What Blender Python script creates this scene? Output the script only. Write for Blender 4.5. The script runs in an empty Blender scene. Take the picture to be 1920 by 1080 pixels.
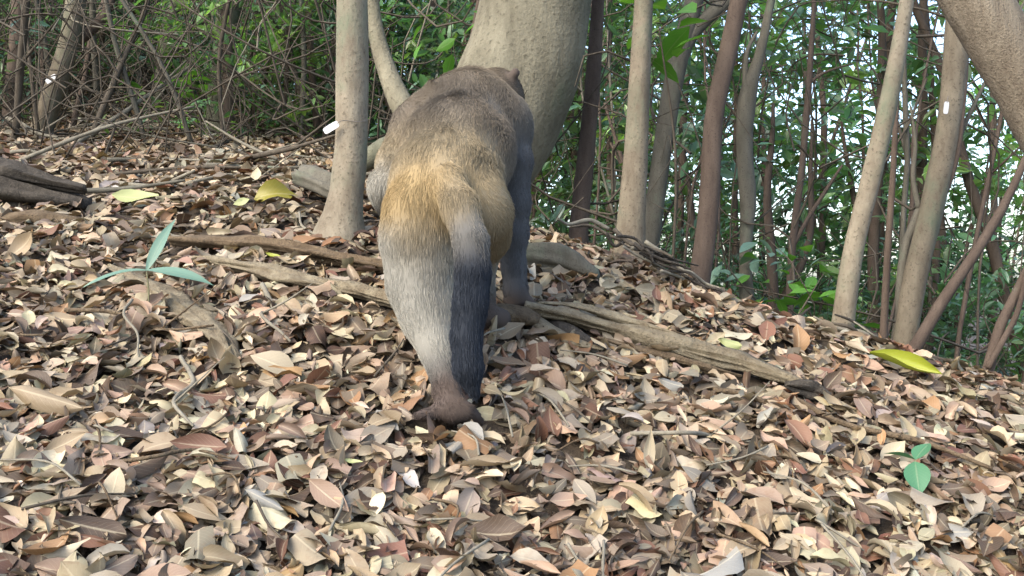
import bpy, math, random
import numpy as np
from mathutils import Vector
random.seed(11); rng = np.random.default_rng(11)
sc = bpy.context.scene
COL = sc.collection
F = 1900.0; CZ = 0.9                     # focal length in photo pixels, lens height above the ground under it

# ------------------------------------------------------------------ camera, sky, sun, exposure
cam_d = bpy.data.cameras.new('camera'); cam = bpy.data.objects.new('camera', cam_d); COL.objects.link(cam)
cam.location = (0, 0, CZ); cam.rotation_euler = (math.radians(90), 0, 0)
cam_d.sensor_width = 36.0; cam_d.lens = 36.0 * F / 1920.0; cam_d.clip_start = 0.02; cam_d.clip_end = 3000
sc.camera = cam
SUN_EL, SUN_AZ = math.radians(40), math.radians(-136)      # azimuth from +Y towards +X
w = bpy.data.worlds.new('World'); sc.world = w; w.use_nodes = True
nt = w.node_tree; bg = nt.nodes['Background']
sky = nt.nodes.new('ShaderNodeTexSky'); sky.sky_type = 'NISHITA'; sky.sun_disc = False
sky.sun_elevation = SUN_EL; sky.sun_rotation = SUN_AZ; sky.air_density = 1.0; sky.dust_density = 2.5; sky.ozone_density = 1.0
nt.links.new(sky.outputs[0], bg.inputs[0]); bg.inputs[1].default_value = 0.15
sun_d = bpy.data.lights.new('sun', 'SUN'); sun = bpy.data.objects.new('sun', sun_d); COL.objects.link(sun)
sun_d.energy = 1.1; sun_d.angle = math.radians(40); sun_d.color = (1.0, 0.90, 0.74)
sdir = Vector((math.cos(SUN_EL)*math.sin(SUN_AZ), math.cos(SUN_EL)*math.cos(SUN_AZ), math.sin(SUN_EL)))
sun.rotation_euler = sdir.to_track_quat('Z', 'Y').to_euler(); sun.location = (-4, -3, 9)
vs = sc.view_settings; vs.view_transform = 'Standard'; vs.look = 'None'; vs.gamma = 1.0; vs.exposure = 1.95; vs.use_curve_mapping = False
sc.render.filter_size = 1.8
sc.cycles_curves.shape = 'RIBBONS'
cy = sc.cycles; cy.use_denoising = True; cy.max_bounces = 6; cy.diffuse_bounces = 4; cy.glossy_bounces = 2
cy.transmission_bounces = 3; cy.transparent_max_bounces = 4

# ------------------------------------------------------------------ helpers
def P(c, r, d): return np.array([(c-960)/F*d, d, CZ + (540-r)/F*d])
def sn(p, f, seed, octs=2):               # cheap smooth noise in [-1,1], p (...,2 or 3)
    p = np.asarray(p, float); r = np.random.default_rng(seed); o = np.zeros(p.shape[:-1]); a = 1.0; t = 0
    for k in range(octs):
        for j in range(4):
            v = r.normal(size=p.shape[-1]); v /= np.linalg.norm(v)
            o = o + a*np.sin(p @ v * f * r.uniform(.7, 1.4) + r.uniform(0, 6.28)) * .5
        t += a; f *= 2.1; a *= .5
    return o / t
def tag(o, label=None, cat=None, group=None, kind=None):
    if label: o['label'] = label
    if cat: o['category'] = cat
    if group: o['group'] = group
    if kind: o['kind'] = kind
    return o
def mesh_np(name, V, Fc, uv=None, col=None, smooth=True):
    V = np.asarray(V, np.float32); Fc = np.asarray(Fc, np.int32); k = Fc.shape[1]; n = len(Fc)
    m = bpy.data.meshes.new(name)
    m.vertices.add(len(V)); m.vertices.foreach_set('co', V.ravel())
    m.loops.add(n*k); m.loops.foreach_set('vertex_index', Fc.ravel())
    m.polygons.add(n); m.polygons.foreach_set('loop_start', np.arange(0, n*k, k, dtype=np.int32))
    m.polygons.foreach_set('loop_total', np.full(n, k, np.int32))
    if smooth: m.polygons.foreach_set('use_smooth', np.ones(n, bool))
    if uv is not None:
        l = m.uv_layers.new(name='UVMap'); l.data.foreach_set('uv', np.asarray(uv, np.float32)[Fc.ravel()].ravel())
    if col is not None:
        a = m.color_attributes.new('Col', 'FLOAT_COLOR', 'POINT')
        c4 = np.ones((len(V), 4), np.float32); c4[:, :3] = col; a.data.foreach_set('color', c4.ravel())
    m.update(calc_edges=True); m.validate()
    return m
def obj(name, me, mat=None, parent=None, loc=None):
    o = bpy.data.objects.new(name, me); COL.objects.link(o)
    if mat is not None and me is not None and len(me.materials) == 0: me.materials.append(mat)
    if parent is not None: o.parent = parent
    if loc is not None: o.location = tuple(float(q) for q in loc)
    return o
def empty(name, loc, label, cat, group=None):
    o = obj(name, None, loc=loc); o.empty_display_size = .05
    return tag(o, label, cat, group)
def spline(pts, n):
    p = np.asarray(pts, float); m = len(p)
    d = np.r_[0, np.cumsum(np.maximum(np.linalg.norm(np.diff(p[:, :3], axis=0), axis=1), 1e-6))]; s = np.linspace(0, d[-1], n)
    tg = np.gradient(p, d, axis=0) if m > 2 else np.repeat((p[1:]-p[:1])/d[-1], 2, 0)
    i = np.clip(np.searchsorted(d, s, 'right')-1, 0, m-2); L = (d[i+1]-d[i])[:, None]; t = ((s-d[i])/L[:, 0])[:, None]
    return (2*t**3-3*t*t+1)*p[i]+(t**3-2*t*t+t)*L*tg[i]+(3*t*t-2*t**3)*p[i+1]+(t**3-t*t)*L*tg[i+1]
def tube(pts, rad, n=24, sides=12, amp=.06, freq=9., seed=0, flat=1.0, wob=0.0, ridge=0, grain=0.):
    """tapered, slightly lumpy tube along a curve; returns verts, quads"""
    pr = np.c_[np.asarray(pts, float), np.asarray(rad, float)]
    s = spline(pr, n); C = s[:, :3]; R = np.maximum(s[:, 3], .0006)
    if wob: C = C + wob*np.c_[sn(C, freq, seed+5), sn(C, freq, seed+6), 0*R]
    T = np.gradient(C, axis=0); T /= np.linalg.norm(T, axis=1)[:, None]
    ref = np.array([0.0, 0, 1]) if abs(T[0, 2]) < .8 else np.array([1.0, 0, 0])
    U = np.empty_like(T); u = np.cross(T[0], ref)
    for i_ in range(len(T)): u = u-T[i_]*(u @ T[i_]); u /= np.linalg.norm(u); U[i_] = u
    W = np.cross(U, T)
    a = np.linspace(0, 2*np.pi, sides, endpoint=False); ca, sa = np.cos(a), np.sin(a)
    D = U[:, None]*ca[None, :, None] + W[:, None]*sa[None, :, None]*flat
    base = C[:, None] + D*R[:, None, None]
    k = 1 + amp*sn(base, freq, seed, 3)
    if grain:
        dd = np.r_[0, np.cumsum(np.linalg.norm(np.diff(C, axis=0), axis=1))]/R.mean()
        q = np.stack(np.broadcast_arrays(ca[None]*1.6, sa[None]*1.6, dd[:, None]*.10), -1); k = k + grain*(sn(q, 3.0, seed+21, 3)-.6*np.abs(sn(q, 5.0, seed+22, 2)))
    if ridge: k = k + ridge*np.abs(np.sin(a*2.5+seed))[None]*1.0
    V = (C[:, None] + D*(R[:, None]*k)[..., None]).reshape(-1, 3)
    i = np.arange(n-1)[:, None]*sides; j = np.arange(sides)[None]; j2 = (j+1) % sides
    Q = np.stack([i+j, i+j2, i+sides+j2, i+sides+j], -1).reshape(-1, 4)
    V = np.vstack([V, C[0]-T[0]*R[0]*.15, C[-1]+T[-1]*R[-1]*.4]); b = n*sides
    j = np.arange(sides); c0 = np.stack([j, np.full(sides, b), np.full(sides, b), (j+1) % sides], -1)
    e = (n-1)*sides
    tri = [(int((q+1) % sides), int(q), b) for q in range(sides)] + [(e+int(q), e+int((q+1) % sides), b+1) for q in range(sides)]
    return V, Q, tri
def tube_mesh(name, *a, **k):
    V, Q, tri = tube(*a, **k); m = bpy.data.meshes.new(name)
    m.from_pydata(V.tolist(), [], Q.tolist()+tri); m.polygons.foreach_set('use_smooth', np.ones(len(m.polygons), bool)); m.update(); return m
def rel(pts, o): return np.asarray(pts, float) - np.asarray(o, float)

# ------------------------------------------------------------------ materials
def nodes(name):
    m = bpy.data.materials.new(name); m.use_nodes = True; t = m.node_tree
    for n in list(t.nodes): t.nodes.remove(n)
    out = t.nodes.new('ShaderNodeOutputMaterial'); b = t.nodes.new('ShaderNodeBsdfPrincipled'); t.links.new(b.outputs[0], out.inputs[0])
    return m, t, b, out
def N(t, typ, **kw):
    n = t.nodes.new(typ)
    for k, v in kw.items():
        if k in ('operation', 'blend_type', 'data_type', 'attribute_name', 'vector_type'): setattr(n, k, v)
        else: n.inputs[k.replace('_', ' ')].default_value = v
    return n
def mixc(t, fac, a, b, typ='MIX'):
    n = t.nodes.new('ShaderNodeMix'); n.data_type = 'RGBA'; n.blend_type = typ
    for s, v in ((0, fac), (6, a), (7, b)):
        if hasattr(v, 'is_output'): t.links.new(v, n.inputs[s])
        else: n.inputs[s].default_value = v if s == 0 else (*v, 1)
    return n.outputs[2]
def ramp(t, src, p0, p1):
    n = t.nodes.new('ShaderNodeMapRange'); n.inputs[1].default_value = p0; n.inputs[2].default_value = p1; t.links.new(src, n.inputs[0]); return n.outputs[0]
def bark(name, c1, c2, scale=26., lichen=None, lich=.55, rough=.9, stretch=.28, bump=.35, c3=None):
    c1, c2, c3, lichen = [None if q is None else (.49*q[0], .53*q[1], .515*q[2]) for q in (c1, c2, c3, lichen)]
    m, t, b, _ = nodes(name); tc = t.nodes.new('ShaderNodeTexCoord')
    mp = N(t, 'ShaderNodeMapping'); mp.inputs['Scale'].default_value = (1, 1, stretch); t.links.new(tc.outputs['Object'], mp.inputs[0])
    n1 = N(t, 'ShaderNodeTexNoise', Scale=scale, Detail=8., Roughness=.68); t.links.new(mp.outputs[0], n1.inputs[0])
    n2 = N(t, 'ShaderNodeTexNoise', Scale=scale*.22, Detail=4., Roughness=.6); t.links.new(tc.outputs['Object'], n2.inputs[0])
    n3 = N(t, 'ShaderNodeTexNoise', Scale=scale*7, Detail=3., Roughness=.6); t.links.new(tc.outputs['Object'], n3.inputs[0])
    c = mixc(t, ramp(t, n1.outputs[0], .34, .68), c1, c2)
    if c3: c = mixc(t, ramp(t, n3.outputs[0], .56, .72), c, c3)
    if lichen:
        lm = N(t, 'ShaderNodeMath', operation='MULTIPLY'); t.links.new(ramp(t, n2.outputs[0], lich, lich+.12), lm.inputs[0]); t.links.new(ramp(t, n1.outputs[0], .38, .62), lm.inputs[1])
        c = mixc(t, lm.outputs[0], c, lichen)
    t.links.new(c, b.inputs['Base Color']); b.inputs['Roughness'].default_value = rough; b.inputs['Specular IOR Level'].default_value = .25
    bp = N(t, 'ShaderNodeBump', Strength=bump, Distance=.012); ad = N(t, 'ShaderNodeMath', operation='ADD')
    t.links.new(n1.outputs[0], ad.inputs[0]); mu = N(t, 'ShaderNodeMath', operation='MULTIPLY'); mu.inputs[1].default_value = .35
    t.links.new(n3.outputs[0], mu.inputs[0]); t.links.new(mu.outputs[0], ad.inputs[1])
    t.links.new(ad.outputs[0], bp.inputs['Height']); t.links.new(bp.outputs[0], b.inputs['Normal'])
    return m
def leaf_mat(name, color=None, trans=.25, rough=.55, vein=.5, var=.25, blotch=(.16, .09, .05), bl=.35, spec=.35, tint=(1.2, 1.25, .6)):
    m, t, b, out = nodes(name); tc = t.nodes.new('ShaderNodeTexCoord')
    if color is None:
        at = N(t, 'ShaderNodeAttribute', attribute_name='Col'); base = at.outputs[0]
    else:
        rgb = t.nodes.new('ShaderNodeRGB'); rgb.outputs[0].default_value = (*color, 1); base = rgb.outputs[0]
    oi = t.nodes.new('ShaderNodeObjectInfo'); mr = t.nodes.new('ShaderNodeMapRange'); mr.inputs[3].default_value = 1-var; mr.inputs[4].default_value = 1+var
    t.links.new(oi.outputs['Random'], mr.inputs[0])
    hs = t.nodes.new('ShaderNodeHueSaturation'); t.links.new(mr.outputs[0], hs.inputs['Value']); t.links.new(base, hs.inputs['Color'])
    nz = N(t, 'ShaderNodeTexNoise', Scale=70., Detail=5., Roughness=.65); t.links.new(tc.outputs['Object'], nz.inputs[0])
    c = mixc(t, ramp(t, nz.outputs[0], .5, .78), hs.outputs[0], blotch)
    mx = t.nodes.new('ShaderNodeMix'); mx.data_type = 'RGBA'; mx.inputs[0].default_value = bl; t.links.new(hs.outputs[0], mx.inputs[6]); t.links.new(c, mx.inputs[7]); c = mx.outputs[2]
    sx = t.nodes.new('ShaderNodeSeparateXYZ'); t.links.new(tc.outputs['UV'], sx.inputs[0])
    u = N(t, 'ShaderNodeMath', operation='SUBTRACT'); u.inputs[1].default_value = .5; t.links.new(sx.outputs[0], u.inputs[0])
    au = N(t, 'ShaderNodeMath', operation='ABSOLUTE'); t.links.new(u.outputs[0], au.inputs[0])
    mid = ramp(t, au.outputs[0], .05, .015)
    k = N(t, 'ShaderNodeMath', operation='MULTIPLY_ADD'); k.inputs[1].default_value = -6.; t.links.new(au.outputs[0], k.inputs[0])
    v9 = N(t, 'ShaderNodeMath', operation='MULTIPLY'); v9.inputs[1].default_value = 10.; t.links.new(sx.outputs[1], v9.inputs[0]); t.links.new(v9.outputs[0], k.inputs[2])
    fr = N(t, 'ShaderNodeMath', operation='PINGPONG'); fr.inputs[1].default_value = .5; t.links.new(k.outputs[0], fr.inputs[0])
    lat = ramp(t, fr.outputs[0], .07, .0)
    vm = N(t, 'ShaderNodeMath', operation='MULTIPLY_ADD'); vm.inputs[1].default_value = .45; t.links.new(lat, vm.inputs[0]); t.links.new(mid, vm.inputs[2])
    vf = N(t, 'ShaderNodeMath', operation='MULTIPLY'); vf.inputs[1].default_value = vein*.35; vf.use_clamp = True; t.links.new(vm.outputs[0], vf.inputs[0])
    c = mixc(t, vf.outputs[0], c, (.62, .55, .38))
    t.links.new(c, b.inputs['Base Color']); b.inputs['Roughness'].default_value = rough; b.inputs['Specular IOR Level'].default_value = spec
    bp = N(t, 'ShaderNodeBump', Strength=.25, Distance=.002); t.links.new(vm.outputs[0], bp.inputs['Height']); t.links.new(bp.outputs[0], b.inputs['Normal'])
    tr = t.nodes.new('ShaderNodeBsdfTranslucent'); tcx = mixc(t, 1.0, c, tint, 'MULTIPLY'); t.links.new(tcx, tr.inputs[0])
    ms = t.nodes.new('ShaderNodeMixShader'); ms.inputs[0].default_value = trans
    t.links.new(b.outputs[0], ms.inputs[1]); t.links.new(tr.outputs[0], ms.inputs[2]); t.links.new(ms.outputs[0], out.inputs[0])
    return m
def plain(name, col, rough=.6, spec=.4):
    m, t, b, _ = nodes(name); tc = t.nodes.new('ShaderNodeTexCoord')
    nz = N(t, 'ShaderNodeTexNoise', Scale=60., Detail=4.); t.links.new(tc.outputs['Object'], nz.inputs[0])
    t.links.new(mixc(t, ramp(t, nz.outputs[0], .3, .7), tuple(q*.82 for q in col), col), b.inputs['Base Color'])
    b.inputs['Roughness'].default_value = rough; b.inputs['Specular IOR Level'].default_value = spec; return m

M = {}
M['soil'] = bark('humus soil', (.055, .038, .027), (.13, .092, .066), 30, stretch=1, bump=.8, c3=(.19, .145, .1))
M['bark_pale'] = bark('pale smooth bark', (.25, .19, .14), (.50, .41, .315), 17, (.215, .245, .165), .47, stretch=.45, bump=.5, c3=(.17, .13, .095))
M['bark_big'] = bark('big fig bark', (.21, .175, .125), (.45, .385, .285), 11, (.155, .17, .105), .52, stretch=.35, bump=1.0, c3=(.17, .14, .10))
M['bark_tan'] = bark('tan bark', (.20, .15, .11), (.40, .32, .24), 20, (.19, .21, .145), .48, stretch=.4, bump=.5, c3=(.14, .105, .075))
M['bark_red'] = bark('reddish dark bark', (.13, .088, .07), (.22, .155, .125), 30, (.20, .19, .15), .62, c3=(.09, .06, .05))
M['bark_grey'] = bark('grey bark', (.15, .13, .105), (.26, .225, .185), 30, (.23, .26, .19), .56, c3=(.1, .085, .07))
M['bark_moss'] = bark('mossy bark', (.13, .125, .088), (.27, .25, .18), 22, (.20, .23, .16), .52, bump=.5, c3=(.1, .088, .06))
M['bark_rough'] = bark('furrowed bark', (.21, .155, .115), (.41, .325, .25), 34, stretch=.14, bump=.9, c3=(.14, .10, .075))
M['twig'] = bark('twig bark', (.09, .068, .052), (.19, .15, .118), 40, stretch=.4)
M['twig_pale'] = bark('dry grey twig', (.26, .215, .17), (.42, .36, .29), 40, stretch=.3)
M['wood_dark'] = bark('decayed dark wood', (.05, .04, .034), (.15, .12, .1), 34, stretch=1, bump=1.0, c3=(.21, .175, .145))
M['wood_tan'] = bark('weathered tan wood', (.23, .17, .115), (.45, .36, .255), 30, stretch=1, bump=.8, c3=(.15, .11, .075))
M['wood_brown'] = bark('rotting brown wood', (.14, .09, .055), (.31, .215, .14), 30, stretch=1, bump=.9, c3=(.08, .055, .04))
M['tag_white'] = plain('white plastic tag', (.6, .61, .62), .35)
M['wire'] = plain('dull wire', (.16, .14, .12), .5)

# ------------------------------------------------------------------ terrain
ctrl = [P(*q) for q in [
 (0,1080,1.24),(480,1080,1.3),(960,1080,1.36),(1440,1080,1.42),(1920,1080,1.5),(-500,1080,1.2),(2400,1120,1.55),
 (0,770,1.62),(480,782,1.66),(850,796,1.7),(1400,810,1.78),(1920,880,1.84),(-500,740,1.6),(2400,930,1.9),
 (0,560,2.1),(400,562,2.1),(970,578,2.13),(1400,660,2.12),(1900,745,2.2),(-400,520,2.1),(2300,800,2.25),
 (0,430,2.65),(300,428,2.65),(650,430,2.55),(1000,495,2.5),(1200,500,2.6),(1320,552,2.6),(1550,628,2.5),(1700,665,2.45),(1900,725,2.42),(2300,800,2.5),
 (0,335,3.4),(300,320,3.6),(600,318,3.7),(800,370,3.3),(-400,300,3.4),
 (0,245,4.9),(300,248,5.2),(600,265,5.4),(-500,200,5.0),(850,330,5.2)]]
ctrl += [np.array([x, y, CZ+z]) for x, y, z in [
 (.35,3.3,.02),(.75,3.2,-.22),(1.1,3.3,-.52),(1.8,3.3,-.85),(1.5,4.2,-1.0),(2.4,4.2,-1.4),(.7,4.6,-.35),(.3,6.5,.1),(1.5,7,-1.3),(3.2,7,-2.1),
 (-1,7.5,1.05),(-3,7.5,1.75),(-5,7.5,2.5),(-2,11,1.5),(-5,11,2.8),(1,11,-.8),(4,11,-2.6),(7,11,-3.4),(6,5,-2.6),
 (-4,4,1.3),(-3,2,.35),(-2.5,.5,-.55),(0,.4,-.74),(2.5,.5,-.95),(3,2,-.75),(0,-2,-1.0),(4,-2,-1.5),(-4,-2,-.8),(-8,14,3.6),(0,15,-.3),(8,15,-3.6)]]
ctrl = np.array(ctrl)
def _tps(a, b):
    d2 = ((a[:, None]-b[None])**2).sum(-1)+1e-9; return .5*d2*np.log(d2)
_K = _tps(ctrl[:, :2], ctrl[:, :2]) + .002*np.eye(len(ctrl)); _Q = np.c_[np.ones(len(ctrl)), ctrl[:, :2]]
_A = np.block([[_K, _Q], [_Q.T, np.zeros((3, 3))]]); _sol = np.linalg.solve(_A, np.r_[ctrl[:, 2], 0, 0, 0])
def h0(x, y):
    x = np.asarray(x, float); y = np.asarray(y, float); s = np.stack([x, y], -1).reshape(-1, 2)
    q = np.clip(s, (-9, -3), (9, 16)); o = np.empty(len(q))
    for i in range(0, len(q), 20000):
        z = q[i:i+20000]; o[i:i+20000] = _tps(z, ctrl[:, :2]) @ _sol[:-3] + np.c_[np.ones(len(z)), z] @ _sol[-3:]
    e = np.linalg.norm(s-q, axis=1); o = o - .10*np.minimum(e, 120)*np.sign(s[:, 0]+4)*(e > 0)*np.minimum(e/20, 1)
    return o.reshape(x.shape)
def h(x, y):
    p = np.stack([np.asarray(x, float), np.asarray(y, float)], -1)
    return h0(x, y) - .017 + .012*sn(p, 8., 3) + .007*sn(p, 27., 4)
def hs(x, y): return float(h(np.array([x]), np.array([y]))[0])
def hit(c, r, lo=.9, hi=7.):             # where the sight line of a photo pixel meets the ground
    d = np.linspace(lo, hi, 1200); z = CZ + (540-r)/F*d; b = np.where(h((c-960)/F*d, d)+.015 >= z)[0]
    return P(c, r, d[b[0]] if len(b) else 3.0)
gx = np.r_[-900, -300, -100, -45, -25, -16, -11, np.linspace(-8, -2.6, 30), np.linspace(-2.5, 2.5, 170), np.linspace(2.6, 8, 30), 11, 16, 25, 45, 100, 300, 900]
gy = np.r_[-900, -300, -90, -30, -12, -6, np.linspace(-3, .8, 20), np.linspace(.9, 3.6, 110), np.linspace(3.7, 8, 60), np.linspace(8.4, 15, 20), 18, 25, 40, 80, 200, 500, 1000]
X, Y = np.meshgrid(gx, gy, indexing='ij'); Z = h(X, Y); nx, ny = X.shape
i = (np.arange(nx-1)[:, None]*ny + np.arange(ny-1)[None]).ravel()
tag(obj('ground', mesh_np('ground', np.stack([X, Y, Z], -1).reshape(-1, 3), np.stack([i, i+ny, i+ny+1, i+1], -1)), M['soil']),
    'dark humus slope under the fallen leaves', 'ground', kind='structure')

# ------------------------------------------------------------------ leaf templates
def leaf_tpl(seed, nl=7, nw=5, width=.42, bend=.5, cup=.35, twist=.3, ripple=.06, tip=1.0, skew=0., ex=.9, pw=.85, s0=0., s1=1.):
    r = np.random.default_rng(seed); s = np.linspace(0, 1, nl); u = np.linspace(-1, 1, nw)
    q = s0+(s1-s0)*s; wd = width*.5*np.abs(np.sin(np.pi*np.clip(q, 0.001, .999)**ex))**pw*(1-.2*q**3*tip)
    if s0 == 0: wd[0] = .012
    if s1 == 1: wd[-1] = .008
    S, U = np.meshgrid(s, u, indexing='ij'); Wd = wd[:, None]
    x = U*Wd*np.cos(cup*U) + skew*.08*np.sin(np.pi*S); zc = np.abs(U)**1.5*Wd*cup + ripple*np.sin(S*r.uniform(5, 9)+U*r.uniform(-2, 2)+r.uniform(0, 6))*np.abs(U)*.5
    ang = twist*(S-.5); x, zc = x*np.cos(ang)-zc*np.sin(ang), x*np.sin(ang)+zc*np.cos(ang)
    th = bend*(S-.35); rad = 1/max(abs(bend), .05)*np.sign(bend)
    y = np.sin(th)*rad - zc*np.sin(th); z = (1-np.cos(th))*rad + zc*np.cos(th)
    V = np.stack([x, y-y.mean(), z-z.min()*.5], -1).reshape(-1, 3)
    i = (np.arange(nl-1)[:, None]*nw+np.arange(nw-1)[None]).ravel()
    return V, np.stack([i, i+1, i+nw+1, i+nw], -1), np.stack([(U+1)/2, S], -1).reshape(-1, 2)
def rotm(yaw, pitch, roll):
    cyw, syw, cp, sp, cr, sr = np.cos(yaw), np.sin(yaw), np.cos(pitch), np.sin(pitch), np.cos(roll), np.sin(roll); o = 0*yaw; l = o+1
    Rz = np.stack([np.stack([cyw, -syw, o], -1), np.stack([syw, cyw, o], -1), np.stack([o, o, l], -1)], -2)
    Rx = np.stack([np.stack([l, o, o], -1), np.stack([o, cp, -sp], -1), np.stack([o, sp, cp], -1)], -2)
    Ry = np.stack([np.stack([cr, o, sr], -1), np.stack([o, l, o], -1), np.stack([-sr, o, cr], -1)], -2)
    return Rz @ Rx @ Ry
def scatter(tpls, pos, R, size, col, pick):
    Vs, Fs, Us, Cs = [], [], [], []; off = 0
    for k, (V, Q, uv) in enumerate(tpls):
        m = np.where(pick == k)[0]
        if not len(m): continue
        W = np.einsum('nij,vj->nvi', R[m], V)*size[m][:, None, None] + pos[m][:, None]
        Vs.append(W.reshape(-1, 3)); Fs.append((Q[None]+(np.arange(len(m))*len(V))[:, None, None]+off).reshape(-1, 4))
        Us.append(np.tile(uv, (len(m), 1))); Cs.append(np.repeat(col[m], len(V), 0)); off += len(m)*len(V)
    return np.vstack(Vs), np.vstack(Fs), np.vstack(Us), np.vstack(Cs)

# ------------------------------------------------------------------ fallen leaf litter
PAL = np.array([(.46,.34,.215),(.57,.455,.31),(.36,.275,.19),(.50,.32,.215),(.28,.20,.14),(.24,.105,.062),(.66,.55,.40),(.11,.066,.045),(.43,.355,.28),(.40,.21,.09),(.22,.16,.12),(.42,.40,.37)])
PAL = (PAL*.8+.2*PAL.mean(1)[:, None])*.635*np.array([.99, 1.0, .925])
PW = np.array([.17,.14,.13,.08,.12,.065,.06,.09,.09,.05,.09,.015]); PW = PW/PW.sum()
kw = [dict(width=.46,bend=.5,cup=.3),dict(width=.56,bend=-.55,cup=.25,ex=1.35,pw=.7),dict(width=.5,bend=1.2,cup=.6,twist=.8,ripple=.14),dict(width=.40,bend=.25,cup=.9,twist=-.6),
      dict(width=.6,bend=-.9,cup=.5,ripple=.16,pw=.65),dict(width=.52,bend=.1,cup=.12,twist=.2,ex=1.2,pw=.7),dict(width=.42,bend=-1.4,cup=.8,twist=1.0),dict(width=.3,bend=.7,cup=.4,twist=.4),
      dict(width=.62,bend=.4,cup=-.5,ripple=.18,ex=1.5,pw=.6),dict(width=.46,bend=-.3,cup=-.8,twist=.5,ripple=.12),dict(width=.52,bend=1.8,cup=.4,ex=1.2),dict(width=.4,bend=.5,cup=1.3,twist=1.4)]
kwB = [dict(width=.6,bend=.4,cup=.3,s0=.35,ripple=.16),dict(width=.55,bend=-.6,cup=.5,s1=.62,ripple=.14),dict(width=.7,bend=.2,cup=-.4,s0=.3,s1=.7,ripple=.2,twist=.8),dict(width=.5,bend=-.9,cup=.7,s0=.25,s1=.8,ripple=.15)]
kw2 = kw+kwB
tplN = [leaf_tpl(40+k, 7, 5, **q) for k, q in enumerate(kw2)]
tplF = [leaf_tpl(40+k, 5, 3, **q) for k, q in enumerate(kw2)]
CLEAR = []                                # places that stay free of the upper leaves: feet, logs, roots
def clear_px(pts, r):
    q = [hit(c, rr) for c, rr in pts]
    for a, b in zip(q[:-1], q[1:]):
        for t in np.linspace(0, 1, 12): CLEAR.append((*(a+(b-a)*t)[:2], r))
clear_px([(815,790),(850,800),(895,790)], .045); clear_px([(955,572),(1000,574)], .035); clear_px([(910,610),(1000,600),(1150,634),(1400,700),(1500,735)], .032)
clear_px([(320,462),(540,480),(735,516)], .026); clear_px([(400,496),(580,538),(740,575)], .028); clear_px([(220,510),(340,585),(430,660)], .03); clear_px([(1474,738),(1556,758)], .02)
clear_px([(1468,758),(1860,900)], .012)
def litter(n, ylo, yhi, tl, tr, zr, smin, smax, tpls, seed, power=1.0):
    r = np.random.default_rng(seed); y = ylo+(yhi-ylo)*r.random(n)**power; t = tl+(tr-tl)*r.random(n); x = t*y
    e = .03; z = h(x, y); gxx = (h0(x+e, y)-h0(x-e, y))/(2*e); gyy = (h0(x, y+e)-h0(x, y-e))/(2*e)
    lay = r.random(n); size = smin+(smax-smin)*r.random(n)**1.7
    tilt = np.where(r.random(n) < .14, .9, .24)
    Rl = rotm(r.uniform(0, 6.283, n), r.normal(0, 1, n)*tilt*.8, r.normal(0, 1, n)*tilt + (r.random(n) < .4)*np.pi)
    nrm = np.stack([-gxx, -gyy, 0*x+1], -1); nrm /= np.linalg.norm(nrm, axis=1)[:, None]
    ax = np.stack([0*x+1, 0*x, gxx], -1); ax /= np.linalg.norm(ax, axis=1)[:, None]; by = np.cross(nrm, ax)
    R = np.stack([ax, by, nrm], -1) @ Rl
    pos = np.stack([x, y, z], -1) + nrm*(lay*zr+.003)[:, None]
    ci = r.choice(len(PAL), n, p=PW); v = r.normal(1, .24, n).clip(.4, 1.5)
    patch = 1+.16*sn(np.stack([x, y], -1), 5., 77)          # drifts of paler and darker leaves
    cz = np.array(CLEAR); near = (((x[:, None]-cz[None, :, 0])**2+(y[:, None]-cz[None, :, 1])**2) < cz[None, :, 2]**2).any(1); keep = ~near | (lay < .22)
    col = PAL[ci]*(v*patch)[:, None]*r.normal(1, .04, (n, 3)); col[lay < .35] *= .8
    return pos[keep], R[keep], size[keep], np.clip(col, .01, .8)[keep], r.integers(0, len(tpls), n)[keep]
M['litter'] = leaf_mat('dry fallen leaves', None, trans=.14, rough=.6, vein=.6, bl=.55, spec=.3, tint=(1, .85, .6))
def litter_obj(parts, name, label):
    A = [scatter(tp, *q) for tp, q in parts]; off = 0; Vs, Fs, Us, Cs = [], [], [], []
    for V, Q, U, C in A: Vs.append(V); Fs.append(Q+off); Us.append(U); Cs.append(C); off += len(V)
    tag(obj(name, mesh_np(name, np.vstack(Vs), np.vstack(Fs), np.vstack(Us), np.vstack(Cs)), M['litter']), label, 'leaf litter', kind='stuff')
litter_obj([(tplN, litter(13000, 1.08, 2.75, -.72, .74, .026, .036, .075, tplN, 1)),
            (tplF, litter(2500, 1.2, 2.6, .72, 1.15, .024, .04, .075, tplF, 14)),
            (tplN, litter(5000, 1.05, 2.3, -.72, .74, .026, .014, .034, tplN, 6)),
            (tplF, litter(9000, 2.7, 5.6, -.72, .12, .025, .045, .085, tplF, 2, .9)),
            (tplF, litter(7000, 2.4, 4.2, .0, 1.1, .02, .04, .075, tplF, 3)),
            (tplF, litter(5000, 5.2, 9.0, -.8, .2, .02, .05, .09, tplF, 4))],
           'leaf_litter', 'mass of dry tan and brown fallen leaves covering the slope')

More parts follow.
